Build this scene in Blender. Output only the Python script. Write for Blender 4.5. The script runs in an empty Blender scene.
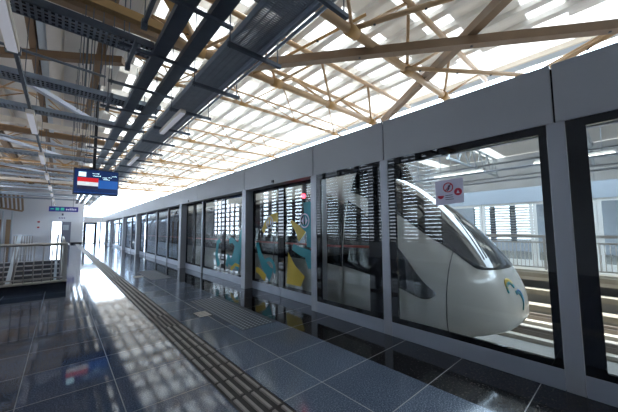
import bpy, bmesh, math, random
from mathutils import Vector, Matrix
random.seed(7)
C = bpy.context.scene.collection
sc = bpy.context.scene
H = 1.3

# ------------------------------------------------------------------ materials
def mat(name, col, rough=.5, metal=0., noise=None, bump=None, emit=None, spec=.5, coat=0.):
    m = bpy.data.materials.new(name); m.use_nodes = True
    nt = m.node_tree; b = nt.nodes['Principled BSDF']
    b.inputs['Base Color'].default_value = (*col, 1)
    b.inputs['Roughness'].default_value = rough
    b.inputs['Metallic'].default_value = metal
    b.inputs['Specular IOR Level'].default_value = spec
    b.inputs['Coat Weight'].default_value = coat
    tc = nt.nodes.new('ShaderNodeTexCoord')
    if noise:
        sc_, amt = noise
        n = nt.nodes.new('ShaderNodeTexNoise'); n.inputs['Scale'].default_value = sc_; n.inputs['Detail'].default_value = 4
        nt.links.new(tc.outputs['Object'], n.inputs['Vector'])
        mx = nt.nodes.new('ShaderNodeMix'); mx.data_type = 'RGBA'
        mx.inputs[6].default_value = (*[c*(1-amt) for c in col], 1)
        mx.inputs[7].default_value = (*[min(1, c*(1+amt)) for c in col], 1)
        nt.links.new(n.outputs['Fac'], mx.inputs[0]); nt.links.new(mx.outputs[2], b.inputs['Base Color'])
    if bump:
        sc_, st = bump
        n = nt.nodes.new('ShaderNodeTexNoise'); n.inputs['Scale'].default_value = sc_
        nt.links.new(tc.outputs['Object'], n.inputs['Vector'])
        bp = nt.nodes.new('ShaderNodeBump'); bp.inputs['Strength'].default_value = st; bp.inputs['Distance'].default_value = .01
        nt.links.new(n.outputs['Fac'], bp.inputs['Height']); nt.links.new(bp.outputs[0], b.inputs['Normal'])
    if emit:
        b.inputs['Emission Color'].default_value = (*emit[0], 1); b.inputs['Emission Strength'].default_value = emit[1]
    return m

def glass_mat(name, tint, refl=1.0, rough=0.0):
    m = bpy.data.materials.new(name); m.use_nodes = True; nt = m.node_tree; nt.nodes.clear()
    out = nt.nodes.new('ShaderNodeOutputMaterial'); mix = nt.nodes.new('ShaderNodeMixShader')
    tr = nt.nodes.new('ShaderNodeBsdfTransparent'); tr.inputs[0].default_value = (*tint, 1)
    gl = nt.nodes.new('ShaderNodeBsdfGlossy'); gl.inputs['Roughness'].default_value = rough
    gl.inputs['Color'].default_value = (refl, refl, refl, 1)
    geo = nt.nodes.new('ShaderNodeNewGeometry')
    mr = nt.nodes.new('ShaderNodeMapRange'); mr.inputs[3].default_value = 1.5; mr.inputs[4].default_value = 1/1.5
    fr = nt.nodes.new('ShaderNodeFresnel')
    nt.links.new(geo.outputs['Backfacing'], mr.inputs[0]); nt.links.new(mr.outputs[0], fr.inputs['IOR'])
    nt.links.new(fr.outputs[0], mix.inputs[0]); nt.links.new(tr.outputs[0], mix.inputs[1]); nt.links.new(gl.outputs[0], mix.inputs[2])
    nt.links.new(mix.outputs[0], out.inputs[0])
    return m

def translucent_mat(name, col):
    m = bpy.data.materials.new(name); m.use_nodes = True; nt = m.node_tree; nt.nodes.clear()
    out = nt.nodes.new('ShaderNodeOutputMaterial'); mix = nt.nodes.new('ShaderNodeMixShader'); mix.inputs[0].default_value = .8
    d = nt.nodes.new('ShaderNodeBsdfDiffuse'); d.inputs[0].default_value = (.8, .8, .8, 1)
    t = nt.nodes.new('ShaderNodeBsdfTranslucent'); t.inputs[0].default_value = (*col, 1)
    nt.links.new(d.outputs[0], mix.inputs[1]); nt.links.new(t.outputs[0], mix.inputs[2]); nt.links.new(mix.outputs[0], out.inputs[0])
    return m

def sheet_mat(name, col, trans):
    m = mat(name, col, .6, noise=(.8, .07)); nt = m.node_tree; b = nt.nodes['Principled BSDF']; out = nt.nodes['Material Output']
    t = nt.nodes.new('ShaderNodeBsdfTranslucent'); t.inputs[0].default_value = (*trans, 1); a = nt.nodes.new('ShaderNodeAddShader')  # translucent share added to brighten the underside of the sheet
    nt.links.new(b.outputs[0], a.inputs[0]); nt.links.new(t.outputs[0], a.inputs[1]); nt.links.new(a.outputs[0], out.inputs[0])
    return m

def granite(name, base, speck, seam, seams=None, rough=.07, sp=220, thr=.62):
    """polished granite with speckle and thin light joints; seams = (x period, x offset, y period, y offset)"""
    m = bpy.data.materials.new(name); m.use_nodes = True; nt = m.node_tree; b = nt.nodes['Principled BSDF']; L = nt.links.new
    geo = nt.nodes.new('ShaderNodeTexCoord')
    def math_(op, a, b_=None):
        n = nt.nodes.new('ShaderNodeMath'); n.operation = op
        for i, v in enumerate((a, b_)):
            if v is None: continue
            if isinstance(v, (int, float)): n.inputs[i].default_value = v
            else: L(v, n.inputs[i])
        return n.outputs[0]
    n1 = nt.nodes.new('ShaderNodeTexNoise'); n1.inputs['Scale'].default_value = sp; n1.inputs['Detail'].default_value = 3
    L(geo.outputs['Object'], n1.inputs['Vector'])
    n2 = nt.nodes.new('ShaderNodeTexNoise'); n2.inputs['Scale'].default_value = 1.7; n2.inputs['Detail'].default_value = 5
    L(geo.outputs['Object'], n2.inputs['Vector'])
    s = nt.nodes.new('ShaderNodeMapRange'); s.inputs[1].default_value = thr-.14; s.inputs[2].default_value = thr+.06
    L(n1.outputs['Fac'], s.inputs[0])
    mx = nt.nodes.new('ShaderNodeMix'); mx.data_type = 'RGBA'; mx.inputs[6].default_value = (*base, 1); mx.inputs[7].default_value = (*speck, 1)
    L(s.outputs[0], mx.inputs[0]); colr = mx.outputs[2]
    if seams:
        px, ox, py, oy = seams
        sx = nt.nodes.new('ShaderNodeSeparateXYZ'); L(geo.outputs['Object'], sx.inputs[0])
        def frac(c, p, o):
            u = math_('DIVIDE', math_('SUBTRACT', c, o), p)
            return math_('FRACT', u), math_('FLOOR', u)
        fx, ix = frac(sx.outputs[0], px, ox); fy, iy = frac(sx.outputs[1], py, oy)
        w = nt.nodes.new('ShaderNodeTexWhiteNoise'); w.noise_dimensions = '2D'
        cv = nt.nodes.new('ShaderNodeCombineXYZ'); L(ix, cv.inputs[0]); L(iy, cv.inputs[1]); L(cv.outputs[0], w.inputs['Vector'])
        val = math_('ADD', math_('MULTIPLY', w.outputs['Value'], .35), .8)
        val = math_('MULTIPLY', val, math_('ADD', math_('MULTIPLY', n2.outputs['Fac'], .5), .75))
        vm = nt.nodes.new('ShaderNodeMix'); vm.data_type = 'RGBA'; vm.blend_type = 'MULTIPLY'; vm.inputs[0].default_value = 1
        L(colr, vm.inputs[6]); cc = nt.nodes.new('ShaderNodeCombineColor')
        for i in range(3): L(val, cc.inputs[i])
        L(cc.outputs[0], vm.inputs[7])
        mk = math_('MAXIMUM', math_('LESS_THAN', math_('MULTIPLY', fx, px), .007), math_('LESS_THAN', math_('MULTIPLY', fy, py), .007))
        sm = nt.nodes.new('ShaderNodeMix'); sm.data_type = 'RGBA'; L(mk, sm.inputs[0]); L(vm.outputs[2], sm.inputs[6]); sm.inputs[7].default_value = (*seam, 1)
        colr = sm.outputs[2]
        rr = math_('ADD', math_('MULTIPLY', mk, .4), math_('ADD', math_('MULTIPLY', n2.outputs['Fac'], .06), rough-.03))
        L(rr, b.inputs['Roughness'])
        tb = nt.nodes.new('ShaderNodeBump'); tb.inputs['Strength'].default_value = .05; tb.inputs['Distance'].default_value = .004
        n3 = nt.nodes.new('ShaderNodeTexNoise'); n3.inputs['Scale'].default_value = 2.2; L(geo.outputs['Object'], n3.inputs['Vector'])
        L(n3.outputs['Fac'], tb.inputs['Height']); L(tb.outputs[0], b.inputs['Normal'])
    else:
        b.inputs['Roughness'].default_value = rough
    L(colr, b.inputs['Base Color'])
    b.inputs['IOR'].default_value = 1.45; b.inputs['Specular Tint'].default_value = (.74, .86, 1, 1)  # blue specular tint puts a cool cast into the floor reflections
    return m

M = dict(
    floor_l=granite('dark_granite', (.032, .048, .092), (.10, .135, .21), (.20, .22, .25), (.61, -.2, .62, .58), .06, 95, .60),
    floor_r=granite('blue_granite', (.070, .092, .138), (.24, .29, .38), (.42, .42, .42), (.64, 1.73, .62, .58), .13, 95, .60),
    band=granite('black_granite', (.008, .008, .010), (.16, .14, .12), (.3, .3, .3), (9.0, -3, .62, .58), .08, 55, .70),
    kerb=granite('kerb_granite', (.008, .009, .012), (.03, .03, .035), (.3, .3, .3), None, .12),
    header=mat('painted_panel', (.42, .425, .445), .42, noise=(2.5, .04)),
    post=mat('post_metal', (.42, .43, .47), .38, .25, noise=(3, .05)),
    sill=mat('sill_metal', (.40, .43, .50), .40, .3, noise=(6, .06)),
    black=mat('black_border', (.006, .007, .010), .03),
    glass=glass_mat('clear_glass', (.86, .88, .87), 1.0),
    glass_far=glass_mat('pale_glass', (.80, .86, .92), 1.0),
    train=mat('train_paint', (.64, .62, .58), .22, coat=.6),
    tglass=mat('train_glass', (.012, .015, .02), .06, spec=.7),
    tred=mat('train_red', (.5, .05, .04), .3),
    tseam=mat('train_seam', (.12, .12, .13), .5),
    teal=mat('teal_film', (.01, .27, .32), .5), yellow=mat('yellow_film', (.62, .43, .03), .5),
    blue_film=mat('blue_film', (.05, .16, .42), .5),
    tube=mat('tan_steel', (.48, .32, .18), .42, noise=(4, .10)),
    beam=mat('brown_steel', (.20, .125, .07), .45, noise=(4, .12)),
    purlin=mat('purlin_steel', (.74, .73, .71), .5, noise=(2, .05)),
    cream=mat('cream_steel', (.74, .67, .58), .5, noise=(2, .06)),
    pale_steel=mat('pale_steel', (.50, .55, .60), .45, .1, noise=(3, .08)),
    roof=sheet_mat('roof_sheet', (.60, .57, .54), (.042, .041, .040)), roof_glow=sheet_mat('glowing_roof_sheet', (.6, .6, .6), (.165, .156, .142)), roof_pale=sheet_mat('pale_roof_sheet', (.6, .6, .6), (.085, .079, .070)),  # added translucency lifts the undersides; farther sheets get more for a bleached distance
    sky_sheet=translucent_mat('translucent_sheet', (.46, .445, .42)),
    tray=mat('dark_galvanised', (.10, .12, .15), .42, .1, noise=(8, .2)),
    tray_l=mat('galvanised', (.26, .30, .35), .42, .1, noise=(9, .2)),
    silver=mat('silver_paint', (.62, .66, .76), .4), pipe=mat('pipe_zinc', (.42, .46, .53), .4, .2),
    rail=mat('stainless', (.40, .38, .36), .32, .8, noise=(6, .05)),
    wall=mat('white_plaster', (.70, .71, .74), .8, noise=(1.5, .03)),
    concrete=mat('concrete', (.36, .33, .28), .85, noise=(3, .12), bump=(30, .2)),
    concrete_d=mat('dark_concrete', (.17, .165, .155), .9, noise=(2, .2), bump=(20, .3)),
    plinth=mat('beige_concrete', (.22, .195, .155), .85, noise=(4, .1)),
    steelrail=mat('running_rail', (.20, .17, .15), .45, .6),
    timber=mat('brown_cladding', (.34, .22, .13), .6, noise=(5, .15)),
    greydoor=mat('grey_door', (.20, .21, .27), .5),
    dark=mat('dark_plastic', (.014, .016, .022), .35),
    screen=mat('screen_blue', (.005, .01, .03), .25, emit=((.01, .03, .12), .4)),
    scr_blue=mat('screen_mid_blue', (.01, .03, .1), .25, emit=((.02, .13, .50), .4)),
    scr_red=mat('screen_red', (.2, .01, .01), .25, emit=((.75, .02, .03), .4)),
    scr_white=mat('screen_white', (.4, .4, .4), .25, emit=((.80, .86, .90), .4)),
    scr_black=mat('screen_black', (.01, .01, .015), .25, emit=((.01, .012, .03), .9)),
    scr_pale=mat('screen_pale', (.3, .4, .45), .25, emit=((.50, .78, .88), .9)),
    sign_blue=mat('sign_blue', (.03, .03, .22), .4, emit=((.02, .02, .25), .15)),
    sign_white=mat('sign_white', (.7, .72, .8), .4, emit=((.5, .5, .7), .15)),
    sign_green=mat('sign_green', (.05, .5, .35), .4, emit=((.05, .5, .35), .2)),
    lilac=mat('sticker_white', (.74, .70, .86), .5), red=mat('sticker_red', (.62, .02, .07), .5), ink=mat('sticker_ink', (.05, .03, .08), .5),
    alarm=mat('alarm_red', (.55, .02, .02), .4),
    lens=mat('red_lens', (.4, .01, .01), .3, emit=((1, .03, .05), 9.)),
    tube_light=mat('lamp_diffuser', (.72, .70, .78), .4, emit=((.9, .92, 1), .12)),
    tac=mat('tactile_base', (.040, .036, .036), .6, noise=(40, .3), spec=.2), tac_bar=mat('tactile_bar', (.33, .30, .28), .5, 0, noise=(20, .15), spec=.3),
    dot_pale=mat('dot_pale', (.36, .39, .45), .4), tac_pale=mat('tactile_pale', (.62, .60, .56), .4), dotm=mat('dot_grey', (.05, .065, .09), .5),
    slat=mat('louvre_frame', (.12, .125, .135), .5), slat_dark=mat('louvre_slat', (.22, .225, .24), .5), yellow_box=mat('yellow_bracket', (.55, .37, .05), .5),
    orange=mat('ochre_steel', (.46, .27, .10), .45, noise=(5, .15)),
)

# ------------------------------------------------------------------ mesh builder
class MB:
    def __init__(s): s.bm = bmesh.new()
    def box(s, x0, x1, y0, y1, z0, z1, mi=0):
        x0, x1 = sorted((x0, x1)); y0, y1 = sorted((y0, y1)); z0, z1 = sorted((z0, z1))
        v = [s.bm.verts.new((x, y, z)) for z in (z0, z1) for y in (y0, y1) for x in (x0, x1)]
        for f in ((0, 2, 3, 1), (4, 5, 7, 6), (0, 1, 5, 4), (2, 6, 7, 3), (0, 4, 6, 2), (1, 3, 7, 5)):
            s.bm.faces.new([v[i] for i in f]).material_index = mi
        return s
    def tube(s, a, b, r, n=10, r2=None, smooth=True):
        a, b = Vector(a), Vector(b); d = (b-a)
        if d.length < 1e-6: return s
        d.normalize(); r2 = r if r2 is None else r2
        u = d.cross(Vector((0, 0, 1)) if abs(d.z) < .95 else Vector((1, 0, 0))).normalized(); w = d.cross(u)
        A = []; B = []
        for i in range(n):
            t = 2*math.pi*i/n; o = u*math.cos(t)+w*math.sin(t)
            A.append(s.bm.verts.new(a+o*r)); B.append(s.bm.verts.new(b+o*r2))
        for i in range(n):
            f = s.bm.faces.new((A[i], A[(i+1) % n], B[(i+1) % n], B[i])); f.smooth = smooth
        s.bm.faces.new(A[::-1]); s.bm.faces.new(B)
        return s
    def bar(s, a, b, w, h, up=(0, 0, 1)):
        """rectangular bar from a to b, width w sideways, height h along up"""
        a, b = Vector(a), Vector(b); d = (b-a).normalized(); up = Vector(up)
        if abs(d.dot(up)) > .98: up = Vector((1, 0, 0))
        sd = d.cross(up).normalized(); u = sd.cross(d)
        v = []
        for p in (a, b):
            for i, j in ((-1, -1), (1, -1), (1, 1), (-1, 1)): v.append(s.bm.verts.new(p+sd*(i*w/2)+u*(j*h/2)))
        for f in ((3, 2, 1, 0), (4, 5, 6, 7), (0, 1, 5, 4), (1, 2, 6, 5), (2, 3, 7, 6), (3, 0, 4, 7)): s.bm.faces.new([v[i] for i in f])
        return s
    def path(s, pts, r, n=8):
        for i in range(len(pts)-1): s.tube(pts[i], pts[i+1], r, n)
        return s
    def prism(s, poly, axis, lo, hi):
        """extrude 2-D polygon; axis 'x': poly=(y,z); 'y': (x,z); 'z': (x,y)"""
        def P(p, t):
            return {'x': (t, p[0], p[1]), 'y': (p[0], t, p[1]), 'z': (p[0], p[1], t)}[axis]
        A = [s.bm.verts.new(P(p, lo)) for p in poly]; B = [s.bm.verts.new(P(p, hi)) for p in poly]
        n = len(poly)
        for i in range(n): s.bm.faces.new((A[i], A[(i+1) % n], B[(i+1) % n], B[i]))
        s.bm.faces.new(A[::-1]); s.bm.faces.new(B)
        return s
    def grid(s, rows, thick=None, nrm=None, smooth=True):
        """rows of points -> surface; when thick, a closed slab offset along nrm[i][j]"""
        V = [[s.bm.verts.new(p) for p in r] for r in rows]
        R_, Q = len(V), len(V[0])
        for i in range(R_-1):
            for j in range(Q-1):
                try:
                    f = s.bm.faces.new((V[i][j], V[i][j+1], V[i+1][j+1], V[i+1][j])); f.smooth = smooth
                except ValueError: pass
        if thick:
            W = [[s.bm.verts.new(Vector(p)-Vector(nn)*thick) for p, nn in zip(r, nr)] for r, nr in zip(rows, nrm)]
            for i in range(R_-1):
                for j in range(Q-1):
                    f = s.bm.faces.new((W[i][j], W[i+1][j], W[i+1][j+1], W[i][j+1])); f.smooth = smooth
            ed = [(i, 0) for i in range(R_)]+[(R_-1, j) for j in range(1, Q)]+[(i, Q-1) for i in range(R_-2, -1, -1)]+[(0, j) for j in range(Q-2, 0, -1)]
            for k in range(len(ed)):
                a, b = ed[k], ed[(k+1) % len(ed)]
                s.bm.faces.new((V[a[0]][a[1]], V[b[0]][b[1]], W[b[0]][b[1]], W[a[0]][a[1]]))
        return s
    def build(s, name, m, parent=None, bevel=0, base=None):
        """one mesh object; world coordinates in, local to its parent (or base point) out"""
        bmesh.ops.recalc_face_normals(s.bm, faces=s.bm.faces)
        me = bpy.data.meshes.new(name)
        org = Vector((0, 0, 0))
        if parent is not None: org = parent.get('_org') and Vector(parent['_org']) or org
        loc = Vector(base) if base is not None else Vector((0, 0, 0))
        bmesh.ops.translate(s.bm, vec=-(loc if base is not None else org), verts=s.bm.verts)
        s.bm.to_mesh(me); s.bm.free()
        for mm in (m if isinstance(m, (list, tuple)) else [m]): me.materials.append(mm)
        o = bpy.data.objects.new(name, me); C.objects.link(o)
        if parent is not None:
            o.parent = parent; o['_org'] = list(org)
        else:
            o.location = loc; o['_org'] = list(loc)
        if bevel:
            b = o.modifiers.new('bevel', 'BEVEL'); b.width = bevel; b.segments = 2; b.limit_method = 'ANGLE'
        return o

def thing(name, loc, label, cat, group=None):
    o = bpy.data.objects.new(name, None); C.objects.link(o); o.empty_display_size = .1
    o.location = loc; o['_org'] = list(loc); o['label'] = label; o['category'] = cat
    if group: o['group'] = group
    return o
def tag(o, label, cat, group=None, kind=None):
    o['label'] = label; o['category'] = cat
    if group: o['group'] = group
    if kind: o['kind'] = kind
    return o
def struct(o, label=None, cat=None):
    o['kind'] = 'structure'
    if label: o['label'] = label
    if cat: o['category'] = cat
    return o
ORD = ['first', 'second', 'third', 'fourth', 'fifth', 'sixth', 'seventh', 'eighth', 'ninth', 'tenth', 'eleventh', 'twelfth', 'thirteenth', 'fourteenth',
       'fifteenth', 'sixteenth', 'seventeenth', 'eighteenth', 'nineteenth', 'twentieth', 'twenty-first', 'twenty-second', 'twenty-third', 'twenty-fourth']

# ------------------------------------------------------------------ constants of the place
XP, XR = 3.08, 3.26          # screen face / recessed screen face
ZH, ZT, ZS = 2.18, 2.69, .165
YE = 36.0                    # end wall
ZR = 6.0                     # roof sheet

# ------------------------------------------------------------------ floor
hx0, hx1, hy0, hy1 = -2.7, 0.0, 8.62, 17.2     # stair well
f = MB()
for a in ((-4.6, 1.02, -8, hy0), (-4.6, hx0, hy0, hy1), (hx1, 1.02, hy0, hy1), (-4.6, 1.02, hy1, YE)): f.box(a[0], a[1], a[2], a[3], -.25, 0)
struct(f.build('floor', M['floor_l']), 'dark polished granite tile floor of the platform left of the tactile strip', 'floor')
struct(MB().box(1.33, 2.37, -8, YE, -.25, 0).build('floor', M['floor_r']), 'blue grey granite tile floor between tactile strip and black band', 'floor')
struct(MB().box(2.37, 3.40, -8, YE, -.25, 0).build('trim_1', M['band']), 'black granite band along the foot of the glass screen', 'floor band')
struct(MB().box(1.02, 1.33, -8, YE, -.25, -.004).build('trim_2', M['tac']), 'dark groove that the tactile strip is laid in', 'floor band')

t = thing('tactile_strip', (1.175, 0, 0), 'long brown grey tactile guide strip with four rows of raised bars running down the platform', 'tactile paving')
b = MB(); dots = MB()
y = -1.2
while y < YE-.2:
    isdot = any(abs(y+.15-c) < .33 for c in (4.5, 9.3, 14.2, 19.5, 25))
    if isdot:
        for i in range(5):
            for j in range(5): dots.tube((1.062+i*.057, y+.03+j*.06, -.004), (1.062+i*.057, y+.03+j*.06, .006), .018, 8, .012)
    else:
        for i in range(4):
            x = 1.062+i*.076
            b.prism([(x-.017, -.004), (x+.017, -.004), (x+.011, .006), (x-.011, .006)], 'y', y+.018, y+.282)
    y += .30
o = b.build('guide_bar', M['tac_bar'], t); o['kind'] = 'stuff'
o = dots.build('warning_dot', M['tac_bar'], t); o['kind'] = 'stuff'
def dot_plate(x0, x1, y0, y1, label):
    t = thing('tactile_plate', ((x0+x1)/2, (y0+y1)/2, 0), label, 'tactile paving', 'dotted warning plates in front of the doors')
    MB().box(x0, x1, y0, y1, -.001, .004).build('base_plate', M['dotm'], t)
    d = MB(); nx, ny = int((x1-x0)/.06), int((y1-y0)/.06)
    for i in range(nx):
        for j in range(ny):
            X = x0+.03+i*.06; Y = y0+.03+j*.06
            d.tube((X, Y, .003), (X, Y, .009), .019, 6, .012)
    o = d.build('dot', M['dot_pale'], t); o['kind'] = 'stuff'
def guide_tile(x0, x1, y0, y1, label):
    t = thing('guide_tile', ((x0+x1)/2, (y0+y1)/2, 0), label, 'tactile paving', 'pale guide tiles')
    MB().box(x0, x1, y0, y1, -.001, .003).build('base_plate', M['tac'], t)
    for i in range(4):
        Y = y0+.04+i*(y1-y0-.08)/3
        MB().prism([(Y-.022, .002), (Y+.022, .002), (Y+.015, .009), (Y-.015, .009)], 'x', x0+.01, x1-.01).build('guide_bar', M['tac_pale'], t)
dot_plate(1.82, 2.36, 3.4, 5.4, 'dotted grey warning plate on the floor before the door with yellow and teal decals')
guide_tile(1.60, 1.90-.10, 4.3, 4.6, 'pale ribbed guide tile beside the nearest dotted warning plate')
dot_plate(1.82, 2.36, 8.3, 10.3, 'dotted grey warning plate on the floor before the second glass door')
guide_tile(1.55, 1.80, 9.0, 9.35, 'pale ribbed guide tile farther down the platform near the second door')

# ------------------------------------------------------------------ platform screen
def ring(x0, x1, y0, y1, z0, z1, l, r, tp, bt):
    """black frame ring; l = border at far side (y1), r = border at near side (y0)"""
    m = MB()
    m.box(x0, x1, y0, y0+r, z0, z1); m.box(x0, x1, y1-l, y1, z0, z1)
    m.box(x0, x1, y0+r, y1-l, z1-tp, z1); m.box(x0, x1, y0+r, y1-l, z0, z0+bt)
    return m
def arc_pts(cy, cz, R_, a0, a1, n=14):
    return [(cy+R_*math.cos(math.radians(a0+(a1-a0)*i/n)), cz+R_*math.sin(math.radians(a0+(a1-a0)*i/n))) for i in range(n+1)]
def ribbon(m, pts, w0, w1, X, th=.002):
    """flat band along 2-D (y,z) points with tapering width, lying on the pane"""
    n = len(pts); Lp = []; Rp = []
    for i, p in enumerate(pts):
        a = pts[max(0, i-1)]; c = pts[min(n-1, i+1)]; d = Vector((c[0]-a[0], c[1]-a[1])).normalized(); w = (w0+(w1-w0)*i/(n-1))/2
        Lp.append((p[0]-d.y*w, p[1]+d.x*w)); Rp.append((p[0]+d.y*w, p[1]-d.x*w))
    for i in range(n-1): m.prism([Lp[i], Lp[i+1], Rp[i+1], Rp[i]], 'x', X-th, X)
    return m
def panel(name, y0, y1, X, label, cat, group, l=.07, r=.07, tp=.07, bt=.05, glass='glass', decals=None, sill=True, zt=ZH):
    t = thing(name, (X, (y0+y1)/2, 0), label, cat, group)
    z0 = ZS if sill else .02
    if sill: MB().box(X, X+.06, y0+.004, y1-.004, 0, ZS).build('sill', M['sill'], t, bevel=.004)
    ring(X+.005, X+.04, y0+.004, y1-.004, z0, zt-.002, l, r, tp, bt).build('border', M['black'], t)
    MB().box(X+.018, X+.028, y0+r, y1-l, z0+bt, zt-tp).build('pane', M[glass], t)
    for dn, fn, mm in (decals or []):
        m = MB(); fn(m, X+.0175); m.build(dn, M[mm], t)
    return t
def door_pair(y0, y1, X, lab_far, lab_near, dec_far=None, dec_near=None, glass='glass'):
    ym = (y0+y1)/2
    panel('screen_door_leaf', y0, ym, X, lab_near, 'door leaf', 'sliding glass door leaves', .10, .06, decals=dec_near, glass=glass)
    panel('screen_door_leaf', ym, y1, X, lab_far, 'door leaf', 'sliding glass door leaves', .06, .10, decals=dec_far, glass=glass)

GP = 'fixed glass panels of the platform screen'
panel('glass_screen', -1.85, .31, XP, 'fixed glass panel at the right edge of the picture, nearest of the platform screen', 'glass panel', GP, .12, .1)
t_near = panel('glass_screen', .425, 2.0, XP, 'large fixed glass panel with a warning sticker, in front of the train nose', 'glass panel', GP, .09, .055, .075, .055)
panel('glass_screen', 2.11, 3.34, XP, 'narrow fixed glass panel left of the train nose panel, with broad black right border', 'glass panel', GP, .09, .20, .09, .05)

# decals on the first door: sweeping teal and yellow bands
def rib(pts, w0, w1, off=0): return lambda m, X: ribbon(m, pts, w0, w1, X-off)
def poly(pts): return lambda m, X: m.prism(pts, 'x', X-.002, X)
def d_symbol(cy):
    def fn(m, X):
        ribbon(m, arc_pts(cy, 1.45, .12, 0, 360, 24), .025, .025, X-.003)
        for s in (-1, 1): m.prism([(cy+s*.025, 1.37), (cy+s*.025, 1.53), (cy+s*.085, 1.45)], 'x', X-.005, X-.003)
    return fn
door_pair(3.47, 5.67, XR, 'far glass leaf of the nearest sliding door, yellow and teal arcs on it', 'near glass leaf of the nearest sliding door with broad teal curves and red light behind',
          [('yellow_decal', rib(arc_pts(4.78, 1.02, .52, 100, 25), .20, .10), 'yellow'), ('yellow_decal', rib([(5.52, .42), (5.4, .40), (5.26, .33), (5.14, .28)], .12, .16), 'yellow'),
           ('teal_decal', rib([(5.48, 1.0), (5.38, .78), (5.22, .56), (5.04, .42), (4.92, .36)], .10, .30), 'teal'), ('teal_decal', rib(arc_pts(5.0, .48, .2, 200, 20, 10), .08, .08, .002), 'teal'), ('door_symbol', d_symbol(5.0), 'pale_steel')],
          [('teal_decal', rib(arc_pts(3.92, 1.0, .33, 80, 250, 18), .10, .20), 'teal'), ('teal_decal', rib([(3.74, 1.78), (3.74, 1.5), (3.70, 1.2), (3.72, .98)], .30, .16, .002), 'teal'), ('teal_decal', rib([(4.2, .97), (3.98, .90), (3.76, .86), (3.62, .66)], .12, .20, .004), 'teal'),
           ('yellow_decal', poly([(4.35, .86), (4.40, .27), (3.98, .27), (3.86, .46), (4.15, .64)]), 'yellow'), ('yellow_decal', rib([(4.25, 1.45), (4.05, 1.30), (3.92, 1.16)], .06, .26, .006), 'yellow'), ('door_symbol', d_symbol(3.86), 'lilac')])
door_pair(5.84, 8.62, XR, 'glass pane with a narrow teal strip, just right of the slim pale mullion', 'glass pane with large teal splashes left of the second grey post',
          [('teal_decal', rib([(7.5, .32), (7.65, .6), (7.58, .95), (7.44, 1.0)], .18, .12), 'teal')],
          [('teal_decal', rib([(7.0, .36), (6.92, .6), (6.7, .46), (6.42, .9), (6.14, .72)], .16, .28), 'teal'), ('teal_decal', rib([(6.5, .36), (6.38, .62), (6.2, 1.15), (6.12, 1.3)], .30, .16, .002), 'teal'),
           ('teal_decal', rib(arc_pts(6.72, .75, .28, 60, 300), .14, .16, .004), 'teal'), ('yellow_decal', rib([(6.75, .30), (6.5, .44), (6.3, .42)], .10, .06, .006), 'yellow')])
door_pair(8.70, 10.2, XR, 'far plain glass leaf of the second door, just right of the third grey post', 'near plain glass leaf of the second door with a dark centre stile')
far_bays = [(10.42, 12.4), (12.46, 14.2), (14.26, 16.3), (16.36, 17.8), (18.1, 20.3), (20.36, 22.4), (22.7, 25.6), (25.66, 28.8), (29.1, 32.5), (32.6, 35.6)]
for i, (a, c) in enumerate(far_bays):
    panel('glass_screen', a, c, XR, 'plain glass panel far down the platform screen, %s beyond the third grey post' % ORD[i], 'glass panel', GP, .06, .06, .1, .06, 'glass_far')

# warning sticker on the near panel
def sticker():
    dv = Vector((0, -.085, .135))
    def sh(m): bmesh.ops.translate(m.bm, vec=dv, verts=m.bm.verts); return m
    cy = 1.32; X = XP+.0175
    y0, y1 = 1.20, 1.49        # near / far edge
    sh(MB().prism([(y0, 1.43), (y1, 1.41), (y1, 1.68), (y0, 1.69)], 'x', X-.002, X)).build('warning_sticker', M['lilac'], t_near)
    def pc(nm, mm, fn): m = MB(); fn(m); sh(m).build(nm, M[mm], t_near)
    pc('red_ring', 'red', lambda m: (ribbon(m, arc_pts(1.352, 1.60, .048, 0, 360, 28), .010, .010, X-.003), ribbon(m, [(1.385, 1.565), (1.32, 1.635)], .009, .009, X-.003)))
    pc('red_disc', 'red', lambda m: m.prism(arc_pts(1.253, 1.545, .039, 0, 350, 27), 'x', X-.005, X-.003))
    pc('red_half_disc', 'red', lambda m: m.prism(arc_pts(1.432, 1.515, .034, 180, 360, 20), 'x', X-.005, X-.003))
    pc('pictogram_head', 'ink', lambda m: m.prism(arc_pts(1.34, 1.612, .012, 0, 340, 14), 'x', X-.0055, X-.0045))
    pc('pictogram_body', 'ink', lambda m: ribbon(m, [(1.343, 1.598), (1.35, 1.577), (1.365, 1.565)], .017, .01, X-.0045))
    for k in range(3): pc('text_line', 'ink', lambda m: m.prism([(1.31-.006*k, 1.52-.022*k), (1.385, 1.517-.022*k), (1.385, 1.511-.022*k), (1.31-.006*k, 1.514-.022*k)], 'x', X-.004, X-.003))
    pc('white_triangle', 'lilac', lambda m: m.prism([(1.237, 1.530), (1.269, 1.530), (1.253, 1.563)], 'x', X-.0065, X-.0052))
sticker()

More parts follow.
